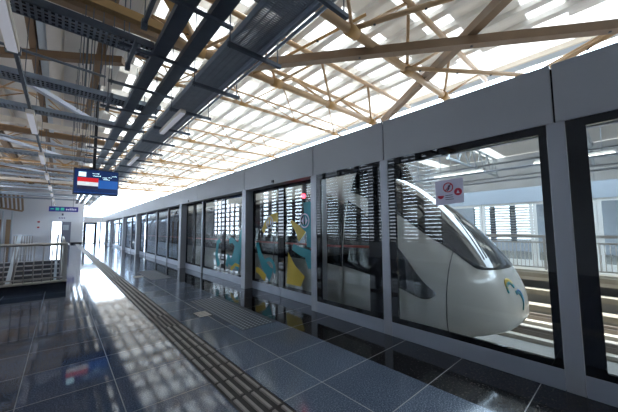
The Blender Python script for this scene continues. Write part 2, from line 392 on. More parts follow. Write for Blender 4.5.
# posts
posts = [(.31, .425, XP+.14, 'grey metal post at the far right, between the two nearest glass panels'), (2.0, 2.11, XP+.14, 'grey metal post just left of the train nose panel'),
         (3.34, 3.47, XP+.24, 'grey metal post between the nearest door and the narrow glass panel'), (5.67, 5.84, XP+.24, 'second grey post, left of the door with yellow and teal decals'),
         (8.62, 8.70, XP+.24, 'slim pale mullion beside the pane with teal splashes'), (10.2, 10.42, XP+.24, 'third grey post, left end of the second door'),
         (12.4, 12.46, XP+.24, 'slim mullion, first beyond the third grey post'), (14.2, 14.26, XP+.24, 'slim mullion, second beyond the third grey post'), (16.3, 16.36, XP+.24, 'slim mullion, third beyond the third grey post'),
         (17.8, 18.1, XP+.24, 'fourth grey post, well down the platform'), (20.3, 20.36, XP+.24, 'slim mullion just beyond the fourth grey post'), (22.4, 22.7, XP+.24, 'fifth grey post down the platform'),
         (25.6, 25.66, XP+.24, 'slim mullion just beyond the fifth grey post'), (28.8, 29.1, XP+.24, 'sixth grey post down the platform'), (32.5, 32.6, XP+.24, 'last slim mullion near the end of the platform')]
for a, c, x1, lab in posts:
    slim = c-a < .09
    o = MB().box(XP if not slim else XP+.15, x1, a, c, 0, ZH-.001).build('screen_post', M['post'], base=(XP, (a+c)/2, 0), bevel=.004)
    tag(o, lab, 'post', 'posts of the platform screen')
# header panels and a black soffit line
hj = [-1.85, .37, 2.05, 3.41, 5.75, 8.66, 10.3, 12.43, 14.23, 17.95, 22.55, 28.95, 35.7]
wh = ['above the glass at the right edge', 'above the train nose', 'above the narrow glass panel', 'above the door with yellow and teal decals', 'above the pane with teal splashes', 'above the second glass door',
      'first beyond the third grey post', 'second beyond the third grey post', 'before the fourth grey post', 'between the fourth and fifth grey posts', 'between the fifth and sixth grey posts', 'at the far end of the screen']
for i in range(len(hj)-1):
    t = thing('header_panel', (XP+.2, (hj[i]+hj[i+1])/2, ZH), 'grey header panel of the platform screen, %s' % wh[i], 'header panel', 'header panels of the platform screen')
    MB().box(XP, XP+.34, hj[i]+.007, hj[i+1]-.007, ZH, ZT).build('cover', M['header'], t, bevel=.004)
    MB().box(XP+.02, XP+.30, hj[i]+.0, hj[i+1], ZH+.01, ZT-.03).build('backing', M['black'], t)
    if i in (3, 5): MB().box(XP-.02, XP, (hj[i]+hj[i+1])/2-.03, (hj[i]+hj[i+1])/2+.03, ZH+.03, ZH+.08).build('sensor', M['dark'], t)

# red signal light behind the first door
t = thing('signal_lamp', (3.34, 3.95, 1.90), 'small glowing red lamp behind the top of the nearest door', 'lamp')
MB().box(3.345, 3.38, 3.90, 4.0, 1.86, 2.18).build('housing', M['dark'], t)
MB().tube((3.31, 3.95, 1.91), (3.345, 3.95, 1.91), .035, 14, .04).build('lens', M['lens'], t)

# ------------------------------------------------------------------ train
XC = 4.80
def interp(tab, y):
    if y <= tab[0][0]: return tab[0][1:]
    for i in range(len(tab)-1):
        a, b_ = tab[i], tab[i+1]
        if y <= b_[0]:
            # catmull-rom on non-uniform samples
            p = tab[max(0, i-1)]; q = tab[min(len(tab)-1, i+2)]; u = (y-a[0])/(b_[0]-a[0]); r = []
            for k in range(1, len(a)):
                ma = (b_[k]-p[k])/(b_[0]-p[0])*(b_[0]-a[0]); mb = (q[k]-a[k])/(q[0]-a[0])*(b_[0]-a[0])
                r.append((2*u**3-3*u*u+1)*a[k]+(u**3-2*u*u+u)*ma+(-2*u**3+3*u*u)*b_[k]+(u**3-u*u)*mb)
            return r
    return tab[-1][1:]
# s (path parameter), Y, half width, top z, belt z, bottom z
TR = [(0, .98, .02, .18, .16, .14), (1, 1.0, .30, .36, .15, .05), (2, 1.08, .58, .60, .14, -.04), (3, 1.25, .84, .88, .14, -.11), (4, 1.55, 1.05, 1.24, .17, -.22),
      (5, 2.0, 1.18, 1.68, .22, -.45), (6, 2.6, 1.28, 2.12, .32, -.50), (7, 3.4, 1.35, 2.50, .42, -.54), (8, 4.5, 1.38, 2.76, .5, -.56), (9, 6, 1.40, 2.84, .55, -.56), (10, 40, 1.40, 2.84, .55, -.56)]
def sec(s): return interp(TR, s)
NU, NL = 2.25, 3.0
def surf(s, a):
    """a: angle, 90 = top"""
    Y, w, zt, zb, z0 = sec(s); c, sn = math.cos(a), math.sin(a); n = NU if sn >= 0 else NL
    x = XC+w*math.copysign(abs(c)**(2/n), c); z = zb+((zt-zb) if sn >= 0 else (zb-z0))*math.copysign(abs(sn)**(2/n), sn)
    return Vector((x, Y, z))
def nrm(s, a):
    e = 1e-3
    d1 = surf(s+e, a)-surf(max(0, s-e), a); d2 = surf(s, a+e)-surf(s, a-e); n = d1.cross(d2)
    if n.length < 1e-12: return Vector((0, -1, 0))
    n.normalize(); c = Vector((XC, sec(s)[0]+.6, sec(s)[3])); 
    return n if n.dot(surf(s, a)-c) > 0 else -n
def ang_dx(s, dx):            # upper angle at a side offset dx (negative = platform side)
    w = sec(s)[1]; r = max(-1, min(1, dx/w)); return math.acos(math.copysign(abs(r)**(NU/2), r))
def ang_z(s, z, side=-1):     # angle of a height on one side
    Y, w, zt, zb, z0 = sec(s)
    if z >= zb: v = min(1, (z-zb)/(zt-zb)); a = math.asin(v**(NU/2))
    else: v = min(1, (zb-z)/(zb-z0)); a = -math.asin(v**(NL/2))
    return math.pi-a if side < 0 else a
def s_of(Y):
    lo, hi = 0, 10
    for _ in range(50):
        mid = (lo+hi)/2
        if sec(mid)[0] < Y: lo = mid
        else: hi = mid
    return (lo+hi)/2
TR = [(q[0], q[1]+.04)+q[2:] for q in TR]
train = thing('train', (XC, 1, -.56), 'white bullet nosed train behind the glass screen on the near track', 'train')
NA = 72
ss = [.0]+[i*.1 for i in range(1, 91)]+[9.05, 9.1, 9.2, 9.4, 9.7, 10]
m = MB(); rings = []
for s in ss: rings.append([m.bm.verts.new(surf(s, 2*math.pi*(k+.5)/NA)) for k in range(NA)])
for i in range(len(rings)-1):
    for k in range(NA):
        fc = m.bm.faces.new((rings[i][k], rings[i][(k+1) % NA], rings[i+1][(k+1) % NA], rings[i+1][k])); fc.smooth = True
m.bm.faces.new(rings[0]); m.bm.faces.new(rings[-1])
m.build('body', M['train'], train)
# windscreen: dark glass that follows the nose
WD = [(1.19, .02), (1.215, .30), (1.27, .49), (1.36, .66), (1.49, .74), (1.62, .78), (1.89, .86), (2.18, .89), (2.77, .92), (4.0, .98), (5.2, 1.0)]
rows, nr = [], []
n = 40
for i in range(n+1):
    s = s_of(1.19)+(s_of(5.2)-s_of(1.19))*i/n; Y = sec(s)[0]; d = interp(WD, Y)[0]
    r, q = [], []
    for j in range(25):
        a = ang_dx(s, -d+2*d*j/24); nn = nrm(s, a); r.append(surf(s, a)+nn*.012); q.append(nn)
    rows.append(r); nr.append(q)
m = MB(); m.grid(rows, .02, nr); m.build('windscreen', M['tglass'], train)
# dark side window band that narrows to a wedge at the front
def band(side, top, bot, Y0, Y1, n, off=.010, k=9):
    rows, nr = [], []
    s0, s1 = s_of(Y0), s_of(Y1)
    for i in range(n+1):
        s = s0+(s1-s0)*i/n; Y = sec(s)[0]; za, zb = interp(bot, Y)[0], interp(top, Y)[0]; r, q = [], []
        for j in range(k+1):
            a = ang_z(s, za+(zb-za)*j/k, side); nn = nrm(s, a); r.append(surf(s, a)+nn*off); q.append(nn)
        rows.append(r); nr.append(q)
    m = MB(); m.grid(rows, .02, nr); return m
TOPB = [(1.74, .46), (1.90, .60), (2.22, .99), (2.65, 1.40), (3.0, 1.66), (3.6, 1.92), (5, 2.02), (40, 2.02)]
BOTB = [(1.74, .43), (1.80, .38), (1.90, .365), (2.19, .47), (2.56, .59), (3.33, .72), (5, .76), (40, .76)]
for sd in (-1, 1):
    band(sd, TOPB, BOTB, 1.74, 36, 60).build('side_window', M['tglass'], train)
    band(sd, [(2.3, 1.035), (40, 1.035)], [(2.3, 1.0), (40, 1.0)], 2.3, 36, 30, .016, 2).build('red_stripe', M['tred'], train)
    for ya in (5.0, 11.5, 17.5): 
        for yy in (ya, ya+1.3): band(sd, [(0, 2.1), (40, 2.1)], [(0, -.4), (40, -.4)], yy, yy+.025, 1, .018, 12).build('door_seam', M['tseam'], train)
# seam of the nose cone
m = MB(); s = s_of(1.62); pts = []
for k in range(41):
    a = math.radians(-50)+math.radians(280)*k/40
    if 62 < math.degrees(a) < 118: continue
    pts.append((surf(s, a)+nrm(s, a)*.002, math.degrees(a)))
for i in range(len(pts)-1):
    if pts[i+1][1]-pts[i][1] < 12: m.tube(pts[i][0], pts[i+1][0], .006, 6)
m.build('nose_seam', M['tseam'], train)
# nose emblem: yellow crescent and teal swirl
def nose_pt(dx, z, off=.008):
    lo, hi = 0, 9
    for _ in range(40):
        mid = (lo+hi)/2; Y, w, zt, zb, z0 = sec(mid)
        v = (abs(dx)/w)**NU+((z-zb)/(zt-zb) if z > zb else (zb-z)/(zb-z0))**(NU if z > zb else NL)
        if v > 1: lo = mid
        else: hi = mid
    s = (lo+hi)/2; a = math.atan2(1, 0) if abs(dx) < 1e-4 else ang_dx(s, dx)
    if z < sec(s)[3]: a = ang_z(s, z, -1 if dx < 0 else 1)
    return surf(s, a)+nrm(s, a)*off, nrm(s, a)
def nose_ribbon(m, pts, w0, w1):
    rows, nr = [], []; n = len(pts)
    for i, p in enumerate(pts):
        a = pts[max(0, i-1)]; c = pts[min(n-1, i+1)]; d = Vector((c[0]-a[0], c[1]-a[1])).normalized(); w = (w0+(w1-w0)*i/(n-1))/2
        L_ = nose_pt(p[0]-d.y*w, p[1]+d.x*w); R_ = nose_pt(p[0]+d.y*w, p[1]-d.x*w)
        rows.append([L_[0], R_[0]]); nr.append([L_[1], R_[1]])
    m.grid(rows, .006, nr)
m = MB(); nose_ribbon(m, arc_pts(-.30, .52, .085, 200, 20, 10), .035, .05); m.build('emblem_crescent', M['yellow'], train)
m = MB(); nose_ribbon(m, arc_pts(-.30, .47, .10, 190, 20, 10), .03, .05); nose_ribbon(m, arc_pts(-.18, .32, .12, 110, -60, 10), .05, .03)
m.build('emblem_swirl', M['teal'], train)
m = MB(); nose_ribbon(m, arc_pts(-.13, .36, .10, 140, -40, 8), .02, .03); m.build('emblem_wave', M['blue_film'], train)
# wiper
m = MB()
p0 = [surf(s_of(1.34+.5*k/6), ang_dx(s_of(1.34+.5*k/6), -.45+.35*k/6))+Vector((0, -.02, .03)) for k in range(7)]
m.path(p0, .009, 6); m.build('wiper', M['dark'], train)
# bogies and rails seat the train
m = MB()
for yb in (4.2, 10.5, 16, 22, 28, 34):
    m.box(3.75, 5.85, yb-.55, yb+.55, -.96, -.5)
    for dx in (-.72, .72):
        for dy in (-.3, .3): m.tube((XC+dx-.06, yb+dy, -.74), (XC+dx+.06, yb+dy, -.74), .24, 18)
m.build('bogie', M['dark'], train)

# ------------------------------------------------------------------ tracks and far side
ZTB = -1.25
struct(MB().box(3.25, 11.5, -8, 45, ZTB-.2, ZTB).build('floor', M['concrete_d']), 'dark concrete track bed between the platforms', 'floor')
struct(MB().box(3.25, 3.40, -8, 45, ZTB, -.25).build('trim_3', M['concrete']), 'concrete face below the near platform edge', 'platform edge')
k = 0
for xr, nm in ((XC-.72, 'nearest rail under the train'), (XC+.72, 'second rail under the train'), (9.0-.72, 'nearer rail of the empty far track'), (9.0+.72, 'farther rail of the empty far track')):
    t = thing('running_rail', (xr, 0, ZTB), 'steel running rail, %s' % nm, 'rail', 'running rails of the two tracks')
    MB().box(xr-.035, xr+.035, -8, 45, -1.06, -.995).build('rail_head', M['steelrail'], t)
    MB().box(xr-.07, xr+.07, -8, 45, ZTB+.09, -1.06).build('rail_web', M['steelrail'], t)
    MB().box(xr-.28, xr+.28, -8, 45, ZTB, ZTB+.09).build('plinth', M['concrete'], t)
XF = 12.1
struct(MB().box(11.0, 19.4, -8, 45, -.25, 0).build('floor', M['concrete']), 'grey floor of the far platform behind its railing', 'floor')
struct(MB().box(11.3, 11.5, -8, 45, ZTB, -.25).build('trim_4', M['concrete_d']), 'dark concrete face below the far platform edge', 'platform edge')
for (x0, x1, z0, z1, lab, nm) in ((10.93, 11.02, -.20, -.07, 'pale beige edge beam of the far platform', 'edge_beam'), (10.6, 11.0, -.66, -.52, 'beige concrete cable trough below the far platform edge', 'cable_trough'), (10.05, 10.45, -1.0, -.86, 'low beige concrete ledge beside the far track', 'concrete_ledge')):
    t = thing(nm, ((x0+x1)/2, 4, z0), lab, 'concrete ledge')
    MB().box(x0, x1, -8, 45, z0, z1).build('cap', M['plinth'], t)
    if z0 < -.3: MB().box(x0+.05, x1-.03, -8, 45, ZTB, z0).build('support', M['concrete_d'], t)
    else: MB().box(x0+.02, x1-.02, -8, 45, z0-.1, z0).build('support', M['concrete'], t)
# far railing
t = thing('far_railing', (11.2, 3, 0), 'pale steel railing with thin upright bars along the far platform edge', 'railing')
MB().box(11.17, 11.23, -8, 40, .99, 1.07).build('top_rail', M['rail'], t)
MB().box(11.18, 11.22, -8, 40, .82, .87).build('middle_rail', M['rail'], t)
MB().box(11.18, 11.22, -8, 40, .06, .10).build('bottom_rail', M['rail'], t)
nb = 0; rest = MB()
y = -2.0
while y < 20:
    if .6 < y < 9 and nb < 90:
        MB().tube((11.2, y, .10), (11.2, y, .82), .011, 6).build('baluster', M['rail'], t); nb += 1
    else: rest.tube((11.2, y, .10), (11.2, y, .82), .011, 6)
    y += .105
o = rest.build('baluster', M['rail'], t); o['kind'] = 'stuff'
for y in [-2+1.9*k for k in range(14)]: MB().box(11.16, 11.24, y-.03, y+.03, 0, 1.05).build('post', M['rail'], t)
# far platform screen: white frames, glass, blue grey header
ys = [-4.0+1.55*k for k in range(24)]
t = thing('far_header', (XF+.15, 10, ZH), 'long blue grey header beam of the far platform screen', 'header beam')
MB().box(XF, XF+.3, -4.0, 33, ZH, 2.70).build('cover', mat('far_header', (.36, .42, .50), .5), t)
FM = mat('far_frame', (.70, .72, .74), .45)
for i in range(len(ys)-1):
    pos = 'the %s from the right end' % ORD[i] if i < 24 else ''
    t = thing('far_screen_panel', (XF, ys[i]+.77, 0), 'white framed glass panel of the far platform screen, %s' % pos, 'glass panel', 'white framed panels of the far platform screen')
    ring(XF+.02, XF+.10, ys[i]+.01, ys[i+1]-.01, 0, ZH-.002, .09, .09 if i % 3 else .22, .09, .2).build('frame', FM, t)
    MB().box(XF+.05, XF+.06, ys[i]+(.1 if i % 3 else .23), ys[i+1]-.1, .2, ZH-.09).build('pane', M['glass_far'], t)

# ------------------------------------------------------------------ walls
def louvre_wall(name, X, sgn, y0, y1, wins, zt, zw0, zw1, lab, n0, win_lab):
    """long wall with rows of louvred openings; sgn = direction of the room"""
    m = MB(); xo = X-sgn*.2
    ycur = y0
    for (a, c) in wins:
        m.box(X, xo, ycur, a, -.25, zt); m.box(X, xo, a, c, -.25, zw0); m.box(X, xo, a, c, zw1, zt); ycur = c
    m.box(X, xo, ycur, y1, -.25, zt)
    struct(m.build(name, M['wall']), lab, 'wall')
    for i, (a, c) in enumerate(wins):
        w = MB().box(X-sgn*.02, X-sgn*.08, a, a+.05, zw0, zw1).box(X-sgn*.02, X-sgn*.08, c-.05, c, zw0, zw1).box(X-sgn*.02, X-sgn*.08, a+.05, c-.05, zw1-.05, zw1).box(X-sgn*.02, X-sgn*.08, a+.05, c-.05, zw0, zw0+.05)
        nw = max(2, round((c-a)/.95)); mw = .14
        for q in range(1, nw): w.box(X-sgn*.03, X-sgn*.07, a+(c-a)*q/nw-mw, a+(c-a)*q/nw+mw, zw0+.05, zw1-.05)
        o = struct(w.build('window_%d' % (n0+i), M['slat']), win_lab % ORD[i], 'window')
        s = MB(); z = zw0+.12
        while z < zw1-.08:
            s.bar((X-sgn*.05, a+.05, z), (X-sgn*.05, c-.05, z), .135, .012, (sgn*-1.33, 0, 1)); z += .15 if i < 3 or sgn < 0 else (.22, .30, .40)[i-3]  # slats of the farther left windows set wider to let in more light
        s.build('louvre', M['slat_dark'] if sgn > 0 else M['cream'], o)
louvre_wall('wall_left', -4.6, 1, -8, YE, [(4.7, 6.4), (6.6, 9.8), (10.0, 13.2), (13.4, 17.0), (17.2, 21.5), (21.7, 27)], ZR, .7, 4.7, 'white plaster side wall of the platform with louvred windows', 1,  # openings enlarged and carried farther along to throw daylight on the screen
            'louvred window in the left side wall, %s counted from the near end')
louvre_wall('wall_right', 19.2, -1, -8, 45, [(3.4, 6.4), (8.2, 10.4), (13, 16), (18, 21), (23, 26), (28, 31)], 5.4, .5, 2.6, 'pale wall behind the far platform with louvred windows', 7,
            'louvred window in the wall behind the far platform, %s counted from the right')
struct(MB().box(-4.6, XP, -8.2, -8, -.25, ZR).build('wall_back_added', M['wall']), 'plain unseen wall added behind the viewer to darken the near platform end', 'wall')  # added out of view, keeps open sky from lighting the near end
struct(MB().box(XP, 19.4, -8.2, -8, ZTB, 5.4).build('wall_back_added', M['concrete_d']), 'dark unseen wall added across the tracks behind the viewer to block sky light', 'wall')  # added out of view, closes off sky light behind the tracks
# end wall with a door opening
m = MB()
m.box(-4.6, -.72, YE, YE+.2, 0, 5.995); m.box(.68, 1.0, YE, YE+.2, 0, 5.995); m.box(1.0, 1.62, YE, YE+.2, 0, 4.2); m.box(-.72, .68, YE, YE+.2, 2.15, 5.995)
struct(m.build('wall_end', M['wall']), 'white end wall of the platform with a double door', 'wall')
d = struct(MB().box(-.02, .64, YE+.06, YE+.10, .02, 2.12).build('door_1', M['greydoor']), 'closed grey leaf of the double door in the end wall', 'door')
MB().box(.08, .52, YE+.05, YE+.06, 1.35, 1.85).build('door_pane', M['pale_steel'], d)
MB().box(.02, .05, YE+.0, YE+.06, .95, 1.15).build('door_handle', M['rail'], d)
fr = MB().box(-.72, -.67, YE-.01, YE+.12, 0, 2.15).box(.64, .68, YE-.01, YE+.12, 0, 2.15).box(-.67, .64, YE-.01, YE+.12, 2.12, 2.15)
struct(fr.build('trim_5', M['greydoor']), 'thin grey frame of the end wall door', 'door frame')
struct(MB().box(.70, 1.62, YE-.03, YE, 0, .16).build('baseboard_end', M['dark']), 'dark skirting at the foot of the end wall', 'skirting')
# glazed end of the screen
t = thing('end_glazed_door', (2.3, YE, 0), 'bright glass door in a dark frame at the far end of the screen', 'door')
m = MB()
for x in (1.63, 2.50): m.box(x, x+.22, YE, YE+.06, 0, 2.1)
m.box(1.85, 2.50, YE, YE+.06, 1.92, 2.1); m.box(1.85, 2.50, YE, YE+.06, 0, .05); m.build('frame', M['dark'], t)
MB().box(1.85, 2.50, YE+.025, YE+.035, .05, 1.92).build('pane', M['glass_far'], t)
t = thing('end_side_light', (2.85, YE, 0), 'narrow glazed panel between the end glass door and the screen', 'glass panel')
MB().box(2.94, 3.07, YE, YE+.06, 0, 2.1).build('frame', M['dark'], t); MB().box(2.72, 2.94, YE+.025, YE+.035, .02, 2.1).build('pane', M['glass_far'], t)
o = MB().box(1.63, XP+.3, YE-.02, YE+.15, 2.1, 2.69).build('end_header', M['wall'], base=(2.3, YE, 2.1)); tag(o, 'short pale header above the end glass door', 'header panel')
struct(MB().box(-4.6, 3.4, YE, 48, -.25, 0).build('floor', M['concrete']), 'bright pavement outside the end door', 'floor')

# fittings on the end wall
for z, nm in ((2.12, 'upper'), (1.62, 'lower')):
    t = thing('fire_alarm', (-1.62, YE, z), 'small red fire alarm box on the end wall, %s of the two' % nm, 'alarm', 'red alarms on the end wall')
    MB().box(-1.70, -1.54, YE-.07, YE, z-.07, z+.07).build('box', M['alarm'], t, bevel=.01)
    MB().tube((-1.62, YE-.085, z), (-1.62, YE-.07, z), .035, 12).build('button', M['dark'], t)
t = thing('door_sign', (-.05, YE, 2.4), 'small dark notice above the double door in the end wall', 'sign')
MB().box(-.30, .25, YE-.03, YE, 2.42, 2.60).build('plate', M['sign_white'], t)
m = MB()
for i in range(4): m.box(-.26+.13*i, -.18+.13*i, YE-.035, YE-.03, 2.45, 2.57)
m.build('lettering', M['ink'], t)
t = thing('wall_camera', (.0, YE, 2.85), 'little dark camera above the door notice', 'camera')
MB().box(-.04, .06, YE-.18, YE, 2.80, 2.88).build('housing', M['dark'], t); MB().box(-.06, .08, YE-.02, YE, 2.74, 2.96).build('bracket', M['greydoor'], t)

# timber soffit and panels at the far left
t = thing('slatted_soffit', (-3.6, 34, 3.2), 'sloping brown slatted canopy high at the far left by the end wall', 'canopy')
for i in range(8): MB().bar((-4.35+.25*i, 33.2, 4.7-.07*i), (-4.35+.25*i, 34.6, 3.45-.05*i), .12, .2).build('slat', M['timber'], t)
MB().bar((-4.5, 34.6, 3.35), (-2.6, 34.6, 3.0), .08, .14).build('fascia', M['timber'], t); MB().bar((-4.5, 33.2, 4.75), (-2.6, 33.2, 4.3), .08, .14).build('fascia', M['timber'], t)
for x, nm in ((-4.02, 'left'), (-3.46, 'right')):
    o = MB().box(x-.2, x+.14, YE-.115, YE-.012, 0, 2.3).build('brown_panel', M['timber'], base=(x, YE, 0)); tag(o, 'tall brown panel standing against the end wall, the %s one' % nm, 'panel', 'brown panels on the end wall')
for x, nm in ((-3.75, 'left'), (-3.2, 'right')):
    t = thing('column', (x, 34.6, 0), 'slim pale column under the brown slatted canopy, the %s one' % nm, 'column', 'slim columns under the canopy')
    MB().tube((x, 34.6, .02), (x, 34.6, 3.0), .06, 12).build('shaft', M['pale_steel'], t); MB().box(x-.1, x+.1, 34.5, 34.7, 0, .02).build('base_plate', M['pale_steel'], t)

# ------------------------------------------------------------------ stair well
NST = 12; rise, tread = .165, .30
m = MB()
for i in range(NST):
    yb = hy1-i*tread
    m.box(hx0, hx1, yb-tread, yb, -.165*(i+1)-.12, -.165*(i+1))
struct(m.build('floor', mat('stair_stone', (.20, .21, .25), .5, noise=(6, .1))), 'grey stone stair flight climbing out of the stair well', 'stairs')
m = MB()
for i in range(NST):
    yb = hy1-i*tread; m.box(hx0, hx1, yb-.001, yb+.03, -.165*(i+1), -.165*(i+1)+.135)
struct(m.build('trim_6', mat('stair_riser', (.10, .10, .11), .6)), 'dark risers of the stair flight', 'stairs')
m = MB()
for i in range(NST): yb = hy1-i*tread; m.box(hx0, hx1, yb-.06, yb+.03, -.165*(i+1)+.135, -.165*i+.004 if i else 0)
struct(m.build('trim_7', mat('stair_nosing', (.5, .48, .45), .6)), 'pale nosings along the stair treads', 'stairs')
struct(MB().box(hx0-.1, hx0, hy0, hy1, -2.6, -.25).build('wall_stairwell', M['wall']), 'left side wall of the stair well', 'wall')
struct(MB().box(hx1, hx1+.1, hy0, hy1, -2.6, -.25).build('wall_stairwell', M['wall']), 'right side wall of the stair well', 'wall')
struct(MB().box(hx0, hx1, hy0-.1, hy0, -2.6, -.25).build('wall_stairwell', M['wall']), 'near end wall of the stair well', 'wall')
struct(MB().box(hx0, hx1, hy0, hy1, -2.8, -2.6).build('floor', M['concrete']), 'lower landing of the stair well', 'floor')
t = thing('kerb', (-1.3, 8.5, 0), 'black granite kerb with a pale top at the near end of the stair well', 'kerb')
MB().box(-4.5, .14, 8.40, 8.62, 0, .17).build('kerb_face', M['kerb'], t); MB().box(-4.5, .15, 8.38, 8.63, .17, .20).build('capping', M['concrete'], t, bevel=.004)
t = thing('stair_railing', (-1.3, 8.5, .2), 'stainless railing with upright bars on the kerb in front of the stairs', 'railing')
MB().tube((-4.5, 8.5, 1.0), (.12, 8.5, 1.0), .03, 12).build('top_rail', M['rail'], t)
MB().tube((-4.5, 8.5, .27), (.12, 8.5, .27), .015, 8).build('bottom_rail', M['rail'], t)
x = .02
while x > -4.4:
    MB().tube((x, 8.5, .20), (x, 8.5, 1.0), .012, 8).build('baluster', M['rail'], t); x -= .145
for x in (.10, -1.5, -3.1, -4.45): MB().box(x-.03, x+.03, 8.46, 8.54, .20, 1.02).build('post', M['rail'], t)
t = thing('side_guard', (.07, 13, 0), 'stainless guard rail running along the right side of the stair well', 'railing')
MB().tube((.07, 8.7, 1.02), (.07, 17.2, 1.02), .03, 10).build('top_rail', M['rail'], t)
MB().tube((.07, 8.7, .10), (.07, 17.2, .10), .014, 8).build('bottom_rail', M['rail'], t)
for k in range(57): MB().tube((.07, 8.75+.15*k, 0.0), (.07, 8.75+.15*k, 1.0), .011, 6).build('baluster', M['rail'], t)
def handrail(x, lab, w):
    t = thing('stair_handrail', (x, 15, -.8), lab, 'handrail', 'sloping handrails of the stair')
    sl = rise/tread; zy = lambda y: -(hy1-y)*sl
    MB().bar((x, 13.6, zy(13.6)+.98), (x, hy1+.1, zy(hy1+.1)+1.05), w, .09).build('rail', M['pale_steel'], t)
    MB().bar((x, 13.6, zy(13.6)+.10), (x, hy1+.1, zy(hy1+.1)+.14), w*.5, .06).build('lower_rail', M['rail'], t)
    for k in range(8):
        y = 13.75+.49*k; MB().tube((x, y, zy(y)-.12), (x, y, zy(y)+.98), .016, 8).build('baluster', M['rail'], t)
handrail(-1.33, 'pale sloping handrail on the left side of the stairs', .10)
handrail(-.10, 'pale sloping handrail on the right side of the stairs', .08)
t = thing('slatted_guard', (-1.55, 22, 0), 'low grey ribbed guard standing beyond the top of the stairs', 'guard')
MB().bar((-1.95, 22.0, 1.05), (-1.2, 22.0, 1.05), .07, .06).build('top_rail', M['pale_steel'], t)
for k in range(8): MB().box(-1.93+.10*k, -1.87+.10*k, 21.97, 22.03, 0, 1.03).build('slat', M['rail'], t)

# ------------------------------------------------------------------ roof
XRT = 8.3
strips = [(.60, 1.25, 3.4), (2.33, 2.97, 1.3)]
y = 3.7
while y < YE-1: strips.append((y, y+1.35, 1.3)); y += 2.0
m = MB(); pm = MB(); qm = MB(); ycur = -8.2
for i, (a, c, xs) in enumerate(strips):
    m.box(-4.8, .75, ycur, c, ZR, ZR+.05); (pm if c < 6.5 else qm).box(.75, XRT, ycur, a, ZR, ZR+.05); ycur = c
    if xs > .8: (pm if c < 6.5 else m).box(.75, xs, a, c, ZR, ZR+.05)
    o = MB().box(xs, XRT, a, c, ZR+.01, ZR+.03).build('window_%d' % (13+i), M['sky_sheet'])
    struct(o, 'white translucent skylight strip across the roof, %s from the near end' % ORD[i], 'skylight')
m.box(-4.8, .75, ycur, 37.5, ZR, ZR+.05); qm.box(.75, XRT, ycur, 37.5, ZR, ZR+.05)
struct(qm.build('ceiling', M['roof_glow']), 'thin roof sheets with extra added glow between the farther skylight strips', 'roof')
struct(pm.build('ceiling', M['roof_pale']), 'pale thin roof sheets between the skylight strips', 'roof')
struct(m.build('ceiling', M['roof']), 'cream roof sheets with a slight added glow over the platform', 'roof')  # slight glow put into these sheets to lift the dark underside
o = MB().box(XRT, XRT+1.15, -8.2, 37.5, ZR+.01, ZR+.03).build('window_%d' % (13+len(strips)), M['sky_sheet']); struct(o, 'long white skylight band along the outer roof edge', 'skylight')
t = thing('roof_gutter', (XRT+1.35, 5, ZR-.1), 'cream gutter beam along the outer edge of the roof', 'gutter')
MB().box(XRT+1.15, XRT+1.22, -8.2, 37.5, ZR-.12, ZR+.1).build('gutter_wall', M['cream'], t); MB().box(XRT+1.22, XRT+1.50, -8.2, 37.5, ZR-.12, ZR-.06).build('gutter_floor', M['pale_steel'], t)
MB().box(XRT+1.50, XRT+1.57, -8.2, 37.5, ZR-.12, ZR+.1).build('gutter_wall', M['cream'], t)
# far roof over the opposite platform
m = MB(); ycur = -8.2; k = 13+len(strips)+1
for i, y in enumerate([-5+3.2*q for q in range(15)]):
    m.box(12.3, 19.6, ycur, y, 5.45, 5.5); ycur = y+.8
    o = MB().box(12.3, 19.6, y, y+.8, 5.46, 5.48).build('window_%d' % (k+i), M['sky_sheet']); struct(o, 'translucent strip in the far platform roof, %s from the right' % ORD[i], 'skylight')
m.box(12.3, 19.6, ycur, 46, 5.45, 5.5)
struct(m.build('ceiling', M['roof']), 'sheet roof over the far platform', 'roof')
for i in range(8):
    y = -3+4*i
    t = thing('far_roof_truss', (16, y, 4.3), 'slender grey truss under the far platform roof, %s from the right' % ORD[i], 'truss', 'trusses of the far platform roof')
    MB().tube((12.3, y, 4.3), (19.2, y, 4.3), .06, 8).build('bottom_chord', M['pale_steel'], t); MB().tube((12.3, y, 5.3), (19.2, y, 5.3), .06, 8).build('top_chord', M['pale_steel'], t)
    for q in range(6):
        x = 12.4+1.13*q; MB().tube((x, y, 4.3), (x+.56, y, 5.3), .03, 6).build('brace', M['pale_steel'], t); MB().tube((x+.56, y, 5.3), (x+1.13, y, 4.3), .03, 6).build('brace', M['pale_steel'], t)
for i, (x, z) in enumerate(((12.6, 4.5), (13.6, 3.7), (14.8, 4.2), (16.2, 3.6), (17.6, 4.0), (18.5, 3.4))):
    t = thing('far_service_pipe', (x, 5, z), 'long grey service pipe under the far roof, %s from the tracks' % ORD[i], 'pipe', 'service pipes under the far roof')
    MB().tube((x, -7.9, z), (x, 40, z), .035+.015*(i % 2), 8)  .build('pipe', M['silver'], t)
    for yy in (-5, 1, 7, 13, 25): MB().tube((x, yy, z), (x, yy, 5.448), .012, 6).build('rod', M['pipe'], t); MB().box(x-.12, x-.04, -7.9, 40, z-.015, z+.015).build('tray', M['silver'], t)
for i, y in enumerate((.2, 4.2, 9.5)):
    t = thing('far_linear_lamp', (15, y, 4.0), 'white linear lamp hanging under the far roof, %s from the right' % ORD[i], 'lamp', 'linear lamps of the far platform')
    MB().box(14.0, 14.12, y, y+2.2, 3.85, 3.93).build('housing', M['cream'], t)
    for yy in (y+.3, y+1.9): MB().tube((14.06, yy, 3.93), (14.06, yy, 5.448), .01, 6).build('rod', M['pipe'], t)
    MB().box(14.01, 14.11, y, y+2.2, 3.83, 3.85).build('diffuser', mat('far_lamp_%d' % i, (.8, .8, .8), .5, emit=((1, 1, .98), 3)), t)

